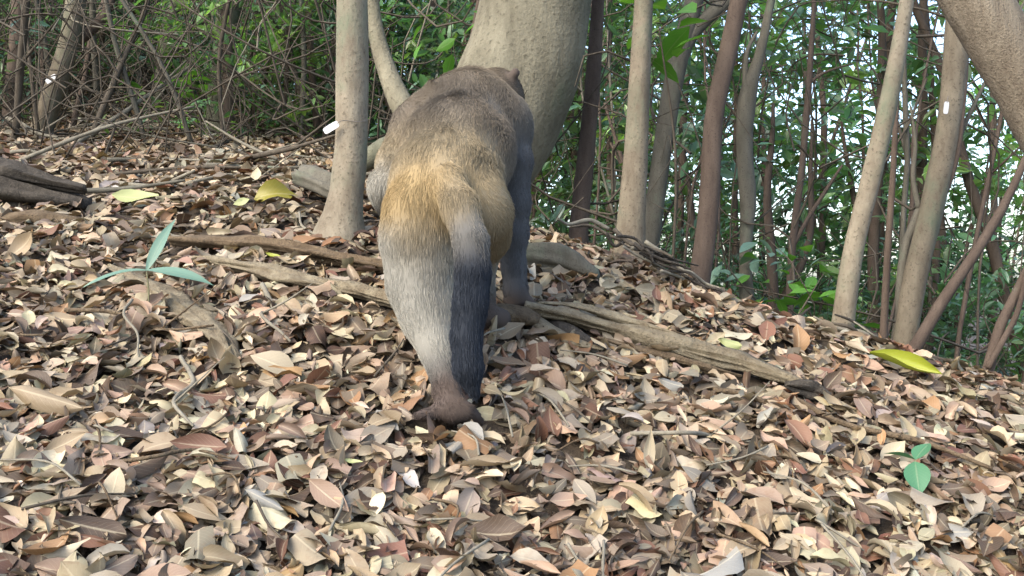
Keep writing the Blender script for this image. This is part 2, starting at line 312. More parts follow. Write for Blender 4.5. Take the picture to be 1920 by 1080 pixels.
# the large fallen leaves that show singly
LC = {'tan': ((.50,.37,.235), 'tan'), 'cream': ((.60,.5,.355), 'pale cream'), 'pink': ((.50,.325,.235), 'pinkish buff'), 'grey': ((.37,.315,.255), 'grey brown'),
      'red': ((.25,.115,.075), 'dark reddish brown'), 'dark': ((.13,.085,.06), 'blackish brown'), 'orange': ((.46,.25,.11), 'orange brown'), 'silver': ((.36,.355,.35), 'silvery white')}
LM = {k: leaf_mat('fallen leaf '+k, tuple(.60*(.82*q+.18*sum(v[0])/3)*f for q, f in zip(v[0], (.99, 1.0, .925))), trans=.14, rough=.58, vein=.8, var=.16, bl=.5, spec=.3, tint=(1, .85, .6)) for k, v in LC.items()}
shape_word = ['flat', 'drooping', 'upcurled', 'channelled', 'humped', 'flat', 'tightly curled', 'narrow', 'saucer shaped', 'arched', 'rolled', 'folded']
tplH = [leaf_tpl(70+k, 7, 5, **q) for k, q in enumerate(kw)]; cache = {}
def big_leaf(k, cn, loc, R, size, label=None, cat='leaf', group=None, name='fallen_leaf', mat=None):
    key = (k, cn)
    if key not in cache:
        V, Q, uv = tplH[k]; cache[key] = mesh_np('fallen_leaf', V, Q, uv); cache[key].materials.append(mat or LM[cn])
    o = obj(name, cache[key]); 
    from mathutils import Matrix
    m = Matrix([[*(R[a]*size), loc[a]] for a in range(3)] + [[0, 0, 0, 1]]); o.matrix_world = m
    return tag(o, label, cat, group)
n = 290; pos, R, size, col, pick = litter(n, 1.16, 2.05, -.52, .52, .012, .062, .094, tplH, 9, 1.15)
names = list(LC); pr = [.25, .2, .14, .16, .09, .06, .06, .04]
r9 = np.random.default_rng(90)
for q in range(min(262, len(pos))):
    cn = r9.choice(names, p=pr); nz = R[q][:, 2] if R[q][2, 2] > 0 else -R[q][:, 2]
    lb = 'large %s %s fallen leaf lying on top of the leaf litter' % (shape_word[pick[q]], LC[cn][1])
    big_leaf(int(pick[q]), cn, pos[q]+np.array([0, 0, .016]), R[q], float(size[q]), lb, 'leaf', 'large dry leaves lying on top of the litter')
LM['yg'] = leaf_mat('yellow green leaf', (.25, .28, .03), trans=.2, rough=.4, vein=.6, var=.05, blotch=(.3, .25, .05), bl=.3)
LM['yl'] = leaf_mat('yellow leaf', (.21, .19, .03), trans=.2, rough=.45, vein=.5, var=.05, blotch=(.3, .2, .05), bl=.4)
LM['lime'] = leaf_mat('pale lime leaf', (.34, .37, .17), trans=.2, rough=.45, vein=.5, var=.05, bl=.3)
def spot_leaf(c, r, k, cn, px, ang, face, label, lift=.012, name='fallen_leaf'):
    p = hit(c, r); nrm = np.array([.05, -.43, .9])*(1-face)+np.array([.1, -1, .15])*face; nrm /= np.linalg.norm(nrm); a = math.radians(ang)
    ax = np.array([math.cos(a), 0, math.sin(a)]); ax[1] = -(nrm[0]*ax[0]+nrm[2]*ax[2])/nrm[1]; L = px/F*p[1]*math.hypot(1, .0)
    ax /= np.linalg.norm(ax); sd = np.cross(ax, nrm); R = np.stack([sd, ax, nrm], -1)
    return big_leaf(k, cn, p+np.array([0, -.012, lift]), R, L*1.05, label, name=name)
for a in [(1692,706,3,'yg',128,-18,.4,'long bright yellow green leaf lying on the litter below the leaning tan sapling',.025),
          (258,388,0,'lime',85,-4,.3,'yellow green leaf lying on the litter by the split dark log',.025),
          (520,386,4,'yl',80,10,.5,'blotchy yellow leaf lying beside the white tagged tree',.025),
          (455,393,5,'lime',30,20,.7,'small pale lime leaf between the two yellow leaves',.02),
          (1365,662,8,'lime',42,-20,.7,'pale greenish yellow leaf beside the weathered tan log',.02),
          (1215,880,7,'cream',80,86,.9,'narrow cream leaf standing upright out of the litter',.03),
          (1493,652,4,'orange',60,85,.9,'rounded orange brown leaf propped upright near the tan log',.02),
          (378,858,0,'red',100,175,.65,'broad glossy reddish brown leaf propped above a dark hollow',.02),
          (95,785,9,'tan',140,-14,.5,'broad tan leaf with a drooping tip lying in the litter',.03),
          (220,940,5,'cream',78,80,.85,'pale oval leaf standing on edge in the litter',.02),
          (130,855,0,'tan',78,25,.7,'buff oval leaf propped beside a dark hollow',.02),
          (620,955,0,'pink',100,-35,.5,'broad salmon pink leaf lying on the litter',.02),
          (935,1020,2,'dark',130,-5,.25,'big blackish leaf half buried among pale leaves',.015),
          (265,885,9,'dark',120,25,.2,'long blackish leaf lying in the hollow under the reddish leaf',.005),
          (665,888,7,'lime',36,-10,.3,'tiny bright lime leaf lying among tan leaves',.02),
          (1255,735,8,'silver',46,-20,.6,'pale bluish silver leaf lying under the tan log',.015),
          (515,705,1,'cream',95,-20,.35,'wide pale cream leaf lying downhill of the crooked grey twig',.02),
          (500,962,9,'silver',80,-25,.6,'pale arched leaf beside the salmon pink leaf',.02),
          (515,505,7,'yg',30,-15,.4,'tiny green and orange leaf on the flat brown root',.03),
          (45,490,10,'tan',80,40,.8,'tan leaf curled upright with a ragged edge',.03)]:
    spot_leaf(*a)

# ------------------------------------------------------------------ trees near the lens
def down(pts, rad, flare=1.35, sink=.06):
    """extend a trunk (listed top to bottom) into the ground and return it bottom to top"""
    p = [np.array(q, float) for q in pts]; r = list(rad); d = p[-1]-p[-2]; d = d/np.linalg.norm(d); d[2] = min(d[2], -.6); d /= np.linalg.norm(d)
    q = p[-1].copy(); L = 0
    while q[2] > hs(q[0], q[1])-sink and L < 3: q = q+d*.03; L += .03
    p.append(q); r.append(r[-1]*flare); return p[::-1], r[::-1]
def px_trunk(pts, depth, wpx, top=1.3, lean=None):
    """photo pixels (top to bottom) with pixel widths at a given depth -> world curve, continued above the frame"""
    dd = depth if hasattr(depth, '__len__') else [depth]*len(pts)
    p = [P(c, r, d) for (c, r), d in zip(pts, dd)]; r = [wq/2/F*d for wq, d in zip(wpx, dd)]
    if top:
        v = p[0]-p[1]; v = v/np.linalg.norm(v); p = [p[0]+v*top] + p; r = [r[0]*.8] + r
    return p, r
def tree(name, label, pts, depth, wpx, mat, top=1.4, cat='tree', group=None, sides=16, n=40, amp=.05, flare=1.3, freq=9., branches=(), seed=1, ridge=0, wob=0., twigs=()):
    p, r = px_trunk(pts, depth, wpx, top); p, r = down(p, r, flare)
    b = p[0]; e = empty(name, b, label, cat, group)
    obj('trunk', tube_mesh('trunk', rel(p, b), r, n=n, sides=sides, amp=amp, freq=freq, seed=seed, ridge=ridge, wob=wob, grain=.05), mat, e)
    for q in branches:
        bp, br = px_trunk(q[0], q[1], q[2], 0)
        obj('branch', tube_mesh('branch', rel(bp, b), br, n=16, sides=8, amp=.08, seed=seed+3, wob=.004), q[3] if len(q) > 3 else mat, e)
    return e, np.array(p[-1]), b
TOPS = []
T = lambda *a, **k: TOPS.append(tree(*a, **k))
T('tree', 'straight pale smooth trunk wearing a white tag on a wire', [(660,-10),(660,150),(657,300),(645,400),(640,432)], 2.52, [58,60,62,74,96], M['bark_pale'], flare=1.25, seed=3)
T('big_tree', 'thick pale leaning tree trunk behind the monkey with a slimmer mossy side stem', [(1012,-10),(985,110),(935,230),(885,330),(850,430)], [3.1,3.1,3.1,3.1,3.1], [208,214,222,225,240], M['bark_big'], sides=28, n=110, amp=.07, freq=6., seed=8, flare=1.1,
  branches=[([(850,330),(800,265),(757,200),(725,130),(702,50),(690,-60)], [3.0,2.98,2.96,2.98,3.0,3.0], [90,54,44,36,30,28], M['bark_big']),
            ([(900,360),(800,300),(740,275),(690,300),(640,330)], [2.95,2.9,2.85,2.85,2.9], [110,70,50,40,24], M['bark_moss'])])
T('tree', 'straight tan trunk standing right beside the big pale tree', [(1208,-10),(1200,150),(1190,330),(1182,440),(1180,495)], 2.75, [36,42,48,56,66], M['bark_tan'], seed=12)
T('tree', 'slim grey trunk just behind the straight tan trunk', [(1305,-10),(1270,120),(1245,260),(1225,400),(1212,480)], 3.4, [34,36,36,36,40], M['bark_grey'], seed=13,
  branches=[([(1262,150),(1300,60),(1340,22),(1400,-20)], [3.4,3.4,3.4,3.4], [22,26,26,24])])
T('tree', 'reddish dark trunk bending left between the tan trunk and the knotted sapling', [(1388,-10),(1362,110),(1340,210),(1332,330),(1325,430),(1308,548)], 3.0, [32,36,38,40,40,46], M['bark_red'], seed=14)
T('sapling', 'knotted grey sapling with a burl and a forked top', [(1448,-10),(1425,100),(1402,180),(1396,270),(1402,380),(1398,470),(1402,580)], 3.3, [14,20,34,28,34,28,30], M['bark_grey'], seed=15, amp=.16, freq=16.,
  branches=[([(1400,185),(1398,140),(1402,95),(1420,60)], [3.3,3.3,3.3,3.32], [16,12,9,5])])
T('tree', 'pale tan sapling curving right, lit on its left side', [(1702,-10),(1682,110),(1660,220),(1632,340),(1600,470),(1586,560),(1578,622)], 2.6, [26,30,33,36,38,40,44], M['bark_pale'], seed=16)
T('tree', 'brown curved trunk carrying a small pale tag', [(1800,-10),(1792,100),(1780,230),(1752,370),(1716,520),(1696,645)], 2.85, [44,44,44,44,44,44], M['bark_tan'], seed=17,
  branches=[([(1762,380),(1786,310),(1804,200),(1813,100),(1818,20)], [2.85,2.84,2.84,2.85,2.85], [14,13,11,9,7], M['bark_red'])])
T('tree', 'thick furrowed trunk slanting steeply down to the right', [(1800,-40),(1868,70),(1945,200),(2030,360),(2110,560)], [2.1,2.1,2.1,2.1,2.1], [112,112,114,116,122], M['bark_rough'], top=1.2, sides=24, n=110, amp=.05, freq=13., seed=18, ridge=.04)
T('sapling', 'thin dark sapling leaning far right under the slanting furrowed trunk', [(1935,270),(1880,390),(1825,480),(1770,560),(1728,630)], [2.75]*5, [12,17,20,22,25], M['bark_red'], seed=19, n=30, sides=10)
T('sapling', 'slim dark sapling leaning right with a thin companion stem', [(1960,430),(1905,550),(1872,620),(1852,700)], [2.6]*4, [12,17,20,22], M['bark_red'], seed=20, n=24, sides=10,
  branches=[([(1852,690),(1880,640),(1905,590),(1925,500)], [2.58]*4, [14,12,11,8])])
T('sapling', 'thin straight reddish sapling between the pale and the brown curved trunks', [(1690,-10),(1683,150),(1676,300),(1664,480),(1656,635)], 3.0, [8,10,12,14,16], M['bark_red'], seed=21, n=28, sides=8)
T('sapling', 'wavy dark sapling crossing in front of the brown curved trunk', [(1812,230),(1770,320),(1728,385),(1702,450),(1690,530),(1690,640)], 2.9, [9,13,16,16,18,20], M['bark_grey'], seed=22, n=30, sides=10, wob=.006,
  branches=[([(1724,395),(1712,340),(1714,260),(1705,200)], [2.9]*4, [11,9,7,4])])
T('tree', 'dark reddish trunk close behind the right side of the big pale tree', [(1122,-10),(1112,150),(1100,280),(1088,400),(1082,470)], 3.3, [26,30,33,36,40], M['bark_red'], seed=23)
T('sapling', 'thin black sapling rising straight through the bright thicket', [(1527,-10),(1520,110),(1512,220),(1502,330),(1485,470),(1480,590)], 3.9, [9,11,13,14,15,16], M['bark_red'], seed=24, n=30, sides=8,
  branches=[([(1484,470),(1510,420),(1555,350),(1580,310)], [3.9]*4, [11,9,7,4]), ([(1515,160),(1540,140),(1570,128),(1600,120)], [3.9]*4, [7,6,4,3])])
T('tree', 'brown trunk leaning right on the upper slope with a white tag', [(143,-10),(132,70),(112,140),(88,210),(72,262)], 4.7, [34,36,38,38,42], M['bark_tan'], seed=25,
  branches=[([(140,80),(165,60),(190,35),(212,-10)], [4.75]*4, [24,22,20,16], M['bark_red'])])
T('tree', 'mossy upright trunk in the tangle of the upper slope', [(432,-10),(424,80),(412,170),(404,270)], 5.2, [44,46,46,54], M['bark_moss'], seed=26)
T('tree', 'dark trunk leaning right out of the tangle behind the tagged tree', [(655,-10),(632,90),(615,170),(600,240),(592,275)], 5.6, [26,28,30,30,34], M['bark_red'], seed=27)
T('sapling', 'dark bent sapling with mossy top above the upper slope', [(340,-10),(318,40),(308,110),(298,190),(290,260)], 5.6, [20,24,26,22,26], M['bark_moss'], seed=28, n=30, wob=.01)
T('tree', 'dark brown upright trunk at the very edge of the upper slope', [(38,-10),(32,90),(24,170),(18,250)], 5.0, [28,30,30,36], M['bark_red'], seed=29)

LAND = [(20,'the dark upright trunk on the slope edge'),(105,'the leaning tagged trunk'),(305,'the mossy bent sapling'),(415,'the mossy upright trunk'),(615,'the dark leaning trunk'),(660,'the white tagged tree'),
        (960,'the big pale tree'),(1100,'the dark reddish trunk'),(1195,'the straight tan trunk'),(1250,'the slim grey trunk'),(1335,'the bending reddish trunk'),(1400,'the knotted sapling'),(1505,'the thin black sapling'),
        (1630,'the pale curving sapling'),(1750,'the brown tagged trunk'),(1850,'the slanting furrowed trunk'),(1930,'the slim dark leaning sapling')]
def near_land(x, y):
    c = 960+F*x/y; return min(LAND, key=lambda q: abs(q[0]-c))[1]
# ------------------------------------------------------------------ foliage: leafy clumps shared by the trees of the thicket
def clump_mesh(seed, rad, n_tw, per, lsize, colors, droop=.25, twig_mat=None, leaf_m=None):
    r = np.random.default_rng(seed)
    d = r.normal(size=(n_tw, 3)); d /= np.linalg.norm(d, axis=1)[:, None]
    c = d*(r.random(n_tw)**.45)[:, None]*np.asarray(rad)
    c += .22*np.asarray(rad)*np.stack([sn(c, 4., seed+q) for q in range(3)], -1)          # uneven outline, gaps
    dr = c/np.asarray(rad)*.9 + r.normal(size=(n_tw, 3))*.8 + np.array([0, 0, .15]); dr /= np.linalg.norm(dr, axis=1)[:, None]
    tpl = [leaf_tpl(seed*3+k, 4, 3, width=q, bend=b, cup=.35, twist=.25, ripple=.02) for k, (q, b) in enumerate([(.36, -.5), (.42, -.2), (.32, -.9), (.46, .3)])]
    pos, yaw, pit, rol, sz, cl = [], [], [], [], [], []; TV, TF = [], []; off = 0
    for t in range(n_tw):
        L = r.uniform(.14, .34); k = int(per*r.uniform(.7, 1.3)); base = c[t]-dr[t]*L*.5; tc = r.normal(1, .22); ci = r.integers(len(colors))
        for j in range(k):
            f = (j+.6)/k; p = base+dr[t]*L*f + np.array([0, 0, -droop*.1*f*f]); az = math.atan2(dr[t][1], dr[t][0])-math.pi/2 + (1 if j % 2 else -1)*r.uniform(.5, 1.3)
            s = lsize*r.uniform(.6, 1.25); pc = r.normal(-.25, .45)
            off2 = np.array([-math.sin(az), math.cos(az), 0])*s*.45
            pos.append(p+off2); yaw.append(az); pit.append(pc); rol.append(r.normal(0, .5)); sz.append(s)
            cl.append(np.clip(np.array(colors[ci])*tc*r.normal(1, .15)*r.normal(1, .05, 3), .006, .8))
        a = np.cross(dr[t], [0, 0, 1]); a /= np.linalg.norm(a)+1e-9; b = np.cross(a, dr[t]); w_ = .0018
        q0, q1 = base-dr[t]*L*.6, base+dr[t]*L
        TV += [q0+a*w_*1.6, q0-a*w_*.8+b*w_*1.4, q0-a*w_*.8-b*w_*1.4, q1]; TF += [(off, off+1, off+3), (off+1, off+2, off+3), (off+2, off, off+3)]; off += 4
    pos = np.array(pos); R = rotm(np.array(yaw), np.array(pit), np.array(rol)); pk = r.integers(0, 4, len(pos))
    V, Q, U, C = scatter(tpl, pos, R, np.array(sz), np.array(cl), pk)
    tq = np.array([(a, b, c_, c_) for a, b, c_ in TF])
    nV = len(V); me = bpy.data.meshes.new('crown')
    me.from_pydata(np.vstack([V, TV]).tolist(), [], Q.tolist()+[(a+nV, b+nV, c_+nV) for a, b, c_ in TF])
    l = me.uv_layers.new(name='UVMap'); li = np.empty(len(me.loops), np.int32); me.loops.foreach_get('vertex_index', li)
    UU = np.vstack([U, np.zeros((len(TV), 2))]).astype(np.float32); l.data.foreach_set('uv', UU[li].ravel())
    at = me.color_attributes.new('Col', 'FLOAT_COLOR', 'POINT'); c4 = np.ones((nV+len(TV), 4), np.float32); c4[:nV, :3] = C; at.data.foreach_set('color', c4.ravel())
    me.materials.append(leaf_m); me.materials.append(twig_mat)
    mi = np.zeros(len(me.polygons), np.int32); mi[len(Q):] = 1; me.polygons.foreach_set('material_index', mi); me.update()
    return me
M['leaf_green'] = leaf_mat('thicket leaves', None, trans=.42, rough=.32, vein=.25, var=.3, blotch=(.03, .05, .02), bl=.2, spec=.7, tint=(1.3, 1.5, .5))
G_TEAL = [(.10,.19,.13),(.11,.20,.145),(.075,.155,.11),(.12,.21,.13),(.10,.185,.155)]
G_LIGHT = [(.135,.25,.10),(.17,.27,.10),(.11,.22,.105),(.105,.21,.12)]
CL = {'teal': [clump_mesh(100+k, (.8, .8, .7), 38, 9, .096, G_TEAL, twig_mat=M['twig'], leaf_m=M['leaf_green']) for k in range(4)],
      'light': [clump_mesh(120+k, (.8, .8, .7), 40, 9, .085, G_LIGHT, twig_mat=M['twig'], leaf_m=M['leaf_green']) for k in range(3)],
      'thin': [clump_mesh(140+k, (.6, .6, .55), 34, 7, .075, G_TEAL+[(.09,.13,.05)], twig_mat=M['twig'], leaf_m=M['leaf_green']) for k in range(3)]}
rb = np.random.default_rng(5)
trunk_cache = {}
def thicket_tree(x, y, kind, label, group, zlo, zhi, ncl, scale=1.0, mat=None, name='thicket_tree'):
    z = hs(x, y); e = empty(name, (x, y, z-.05), label, 'tree', group)
    H = zhi-z+.6; lean = rb.normal(0, .10, 2)
    pts = [(0, 0, 0), (lean[0]*H*.3+rb.normal(0, .03), lean[1]*H*.3, H*.33), (lean[0]*H*.6+rb.normal(0, .05), lean[1]*H*.6, H*.66), (lean[0]*H, lean[1]*H, H)]
    r0 = rb.uniform(.016, .034)
    obj('trunk', tube_mesh('trunk', pts, [r0, r0*.85, r0*.6, r0*.25], n=16, sides=7, amp=.1, seed=int(rb.integers(999)), wob=.012), mat or M['bark_red'], e)
    for k in range(ncl):
        f = (k+.5+rb.uniform(-.3, .3))/ncl; zz = zlo-z + (zhi-zlo)*f; a = rb.uniform(0, 6.28); d = rb.uniform(.1, .5)*scale
        o = obj('crown', CL[kind][rb.integers(len(CL[kind]))], None, e); o.location = (lean[0]*zz+d*math.cos(a), lean[1]*zz+d*math.sin(a), zz)
        o.rotation_euler = (rb.normal(0, .2), rb.normal(0, .2), rb.uniform(0, 6.28)); s = scale*rb.uniform(.8, 1.2); o.scale = (s, s, s*rb.uniform(.85, 1.1))
    return e
def top_z(y): return CZ+.30*y+.3
# right-hand thicket: dense evergreen leaves in front, lighter ones behind
spots = []
for k in range(16):
    t = .05+.54*((k+rb.uniform(.1, .9))/16); y = rb.uniform(4.3, 6.2); spots.append((t*y, y))
for x, y in spots:
    zl = max(hs(x, y)+.25, CZ-.30*y)
    thicket_tree(x, y, 'teal' if rb.random() < .5 else 'light', 'evergreen thicket tree with dark bluish green leaves behind '+near_land(x, y), 'dark evergreen thicket trees below the ridge', zl, top_z(y), 3)
for k in range(9):
    t = .0+.62*((k+rb.uniform(.1, .9))/9); y = rb.uniform(7.5, 10.5); x = t*y
    zl = max(hs(x, y)+.3, CZ-.26*y)
    thicket_tree(x, y, 'light' if rb.random() < .6 else 'teal', 'light green leafy tree deep in the thicket beyond '+near_land(x, y), 'light green trees deep in the thicket', zl, top_z(y), 3, 1.3)
for k in range(12):                      # low leafy shrubs just over the ridge edge
    t = .10+.46*((k+rb.uniform(.1, .9))/12); y = rb.uniform(3.5, 4.6); x = t*y; zt = CZ+y*rb.uniform(.0, .06)
    thicket_tree(x, y, 'light' if rb.random() < .5 else 'teal', 'low leafy green shrub just over the ridge edge behind '+near_land(x, y), 'low shrubs over the ridge edge', max(hs(x, y)+.15, CZ-.2*y), zt, 2, .55, name='leafy_shrub')
for e_, tp, _b in TOPS:                  # crowns of the upper-slope trees, added unseen above the frame for shade
    if tp[0] < -.2:
        for k in range(3):
            o = obj('crown', CL['teal'][k], None, e_); o.location = tuple(rel(tp, _b)+np.array([rb.normal(0, .4), rb.normal(0, .4), .3+.45*k])); o.rotation_euler.z = rb.uniform(0, 6.28); o.scale = (1.1, 1.1, .9)
# middle and left: thinner, twiggier understorey climbing the slope
for k in range(28):
    t = -.58+.66*((k+rb.uniform(.1, .9))/28); y = rb.uniform(5.0, 7.8); x = t*y
    zl = max(hs(x, y)+.15, CZ+.05*y)
    thicket_tree(x, y, 'thin' if rb.random() < .3 else ('teal' if rb.random() < .65 else 'light'), 'twiggy young tree with sparse dark leaves behind '+near_land(x, y), 'twiggy young trees on the upper slope', zl, top_z(y), 4, .85)
for k in range(20):
    t = -.66+.76*((k+rb.uniform(.1, .9))/20); y = rb.uniform(9, 13); x = t*y
    zl = max(hs(x, y)+.3, CZ+.03*y)
    thicket_tree(x, y, 'teal' if rb.random() < .7 else 'light', 'leafy green tree far up the slope beyond '+near_land(x, y), 'leafy trees far up the slope', zl, top_z(y), 4, 1.5)

# ------------------------------------------------------------------ bare stems, vines and sticks
def stem(x, y, label, group, H, r0, lean, mat, name='bare_stem', cat='stem', seed=0, kids=2):
    z = hs(x, y)-.04; e = empty(name, (x, y, z), label, cat, group); q = np.random.default_rng(seed)
    P3 = [np.zeros(3)]
    for k in range(1, 6): P3.append(np.array([lean[0]*H*k/5+q.normal(0, .035), lean[1]*H*k/5+q.normal(0, .035), H*k/5]))
    obj('trunk', tube_mesh('trunk', P3, np.linspace(r0, r0*.45, 6), n=18, sides=6, amp=.12, seed=seed, wob=.01), mat, e)
    for k in range(kids):
        i = int(q.integers(1, 5)); b = P3[i]; a = q.uniform(0, 6.28); L = q.uniform(.25, .7)
        p = [b, b+np.array([math.cos(a)*L*.4, math.sin(a)*L*.3, L*.3]), b+np.array([math.cos(a)*L*.7, math.sin(a)*L*.5, L*q.uniform(.3, .9)])]
        obj('branch', tube_mesh('branch', p, [r0*.45, r0*.3, r0*.1], n=8, sides=5, amp=.1, seed=seed+k), mat, e)
    return e
rs = np.random.default_rng(21)
def tangle(name, label, n, tl, tr, ylo, yhi, zhi, seed, mat):
    q = np.random.default_rng(seed); Vs, Qs, off = [], [], 0
    for k in range(n):
        y = q.uniform(ylo, yhi); x = q.uniform(tl, tr)*y; z = hs(x, y)+q.random()**1.6*zhi; L = q.uniform(.25, 1.1); a = q.uniform(0, 6.28); el = q.normal(.55, .5)
        d = np.array([math.cos(a)*math.cos(el), math.sin(a)*math.cos(el)*.6, math.sin(el)])*L; b = np.array([x, y, z]); bow = q.normal(0, .2, 3)*L
        r0 = q.uniform(.0015, .0055); V, Q, _ = tube([b, b+d*.33+bow, b+d*.66+bow*.8+q.normal(0, .04, 3), b+d], [r0, r0*.85, r0*.65, r0*.3], n=8, sides=4, amp=0)
        Vs.append(V); Qs.append(Q+off); off += len(V)
    tag(obj(name, mesh_np(name, np.vstack(Vs), np.vstack(Qs)), M[mat]), label, 'twigs', kind='stuff')
tangle('twig_tangle', 'tangle of fine dark twigs filling the upper slope', 620, -.6, -.12, 3.8, 6.6, .9, 31, 'twig')
tangle('vine_tangle', 'tangle of dry grey vines and twigs on the upper slope', 90, -.6, -.1, 4.0, 6.8, 1.0, 32, 'twig_pale')
tangle('thicket_twigs', 'fine dark twigs crossing through the leaves of the thicket', 420, .0, .56, 3.0, 5.2, 2.6, 33, 'twig')
for k in range(46):
    t = -.56+.5*((k+rs.uniform(0, 1))/46); y = rs.uniform(4.4, 7.6); x = t*y
    stem(x, y, 'thin bare stem in the tangle beside '+near_land(x, y), 'bare stems on the upper slope', rs.uniform(1.6, 3.2), rs.uniform(.006, .018), rs.normal(0, .22, 2), M[rs.choice(['bark_red', 'twig', 'bark_grey', 'twig'])], seed=500+k, kids=3)
for k in range(20):
    t = .04+.52*((k+rs.uniform(0, 1))/20); y = rs.uniform(3.4, 5.6); x = t*y
    stem(x, y, 'thin bare stem among thicket leaves beside '+near_land(x, y), 'bare stems in the thicket', rs.uniform(2.2, 4.0), rs.uniform(.005, .014), rs.normal(.03, .16, 2), M[rs.choice(['bark_red', 'twig', 'bark_grey', 'bark_red'])], seed=600+k, kids=3)

def stick_px(c0, r0, c1, r1, wpx, label, mat='twig_pale', lift0=.01, lift1=.01, name='fallen_stick', group=None, d0=None, d1=None, seed=0, bend=0.0, cat='stick', twig=True):
    a = hit(c0, r0) if d0 is None else P(c0, r0, d0); b = hit(c1, r1) if d1 is None else P(c1, r1, d1)
    a = a+np.array([0, 0, lift0]); b = b+np.array([0, 0, lift1]); q = np.random.default_rng(seed+7)
    m1 = a*.66+b*.34+np.array([0, 0, bend])+q.normal(0, .012, 3); m2 = a*.33+b*.67+np.array([0, 0, bend*.8])+q.normal(0, .012, 3)
    ra = wpx/2/F*a[1]; e = empty(name, a, label, cat, group)
    obj('shaft', tube_mesh('shaft', rel([a, m1, m2, b], a), [ra, ra*.95, ra*.8, ra*.5], n=22, sides=8, amp=.14, freq=40., seed=seed, wob=.003), M[mat], e)
    if twig:
        p = [m2, m2*.5+b*.5+np.array([.02, 0, .05]), b*.8+m2*.2+np.array([.05, .02, .10])]
        obj('side_twig', tube_mesh('side_twig', rel(p, a), [ra*.5, ra*.35, ra*.12], n=8, sides=5, amp=.1, seed=seed), M[mat], e)
    return e
for a in [((130,282,372,118,11,'long grey stick propped diagonally across the upper slope'),dict(d0=4.3,d1=4.9)),
          ((300,318,470,250,9,'thin brown stick leaning in the tangle beside the long propped stick'),dict(d0=4.0,d1=4.5,mat='twig')),
          ((415,312,632,258,10,'dark straight stick running up to the white tagged tree'),dict(mat='twig',d0=3.8,d1=3.4)),
          ((350,350,560,325,7,'thin pale stick lying on the upper slope litter'),dict(seed=4)),
          ((10,225,110,262,10,'pale grey stick lying below the leaning tagged trunk'),dict(d0=4.5,d1=4.4)),
          ((20,290,120,300,8,'grey stick resting above the split dark log'),dict(seed=9)),
          ((1468,758,1860,900,13,'long brown stick sloping down past the green seedling'),dict(mat='wood_brown',lift0=.02,lift1=.02,twig=False,seed=3)),
          ((1340,745,1560,815,11,'orange brown stick half buried beside the long sloping stick'),dict(mat='wood_brown',lift0=.015,lift1=.015,twig=False,seed=5)),
          ((1180,830,1410,845,9,'thin grey stick lying in the litter beyond the upright cream leaf'),dict(lift0=.015,lift1=.015,seed=6)),
          ((490,560,545,660,9,'crooked grey twig lying beside the monkey on the slope'),dict(lift0=.03,lift1=.02,seed=7)),
          ((250,610,262,690,6,'short pale twig sticking up out of the litter'),dict(lift0=.05,lift1=.02,seed=8,twig=False)),
          ((340,700,362,835,10,'forked grey root end poking out of the litter'),dict(lift0=.03,lift1=.03,seed=10,mat='twig_pale')),
          ((230,905,440,900,8,'thin reddish twig lying under the glossy reddish leaf'),dict(mat='wood_brown',lift0=.03,lift1=.03,seed=11,twig=False)),
          ((120,610,400,640,8,'thin brown twig lying across the fibrous root'),dict(mat='wood_brown',lift0=.03,lift1=.03,seed=12)),
          ((1210,460,1370,600,9,'grey stick propped against the straight tan trunk'),dict(d0=2.62,d1=2.55,seed=13,twig=False)),
          ((1395,620,1520,590,8,'bowed grey stick lying on the ridge edge'),dict(d0=2.6,d1=2.75,seed=14,lift1=.02,mat='twig')),
          ((560,420,640,470,5,'fine pale twig lying beneath the white tagged tree'),dict(lift0=.03,lift1=.02,seed=15,twig=False))]:
    stick_px(*a[0], **a[1])
for k in range(40):            # brushwood along the ridge edge
    c = rs.uniform(1130, 1330) if k % 2 else rs.uniform(1570, 1760); r_ = (465+(c-1200)*.6 if k % 2 else 640+(c-1570)*.12)+rs.uniform(-8, 22)
    L = rs.uniform(50, 130)*(1 if rs.random() < .7 else -1)
    stick_px(c, r_, c+L, r_+L*rs.uniform(.2, .65), rs.uniform(5, 9), 'thin dark stick in the brushwood heaped along the ridge edge', mat=rs.choice(['twig', 'twig_pale', 'wood_dark']),
             group='brushwood sticks along the ridge edge', d0=2.5+rs.uniform(-.08, .08), d1=2.5+rs.uniform(-.08, .08), seed=200+k, twig=False, lift0=.0, lift1=.0)
for k in range(40):
    c = rs.uniform(40, 1880); r_ = rs.uniform(640 if c < 1400 else 800, 1060); p = hit(c, r_); a = rs.uniform(0, 6.28); L = rs.uniform(.05, .16)
    q = p+np.array([math.cos(a)*L, math.sin(a)*L, 0]); q[2] = hs(q[0], q[1])+.03; p[2] += .03; mid = (p+q)/2+rs.normal(0, .008, 3)+np.array([0, 0, .006])
    e = tag(obj('twig', tube_mesh('twig', rel([p, mid, q], p), [.0022, .002, .0012], n=9, sides=5, amp=.15, freq=60., seed=k), M[rs.choice(['twig', 'twig_pale', 'twig_pale', 'wood_brown'])], None, p),
            'short thin twig lying in the leaf litter', 'twig', 'short twigs strewn through the litter')
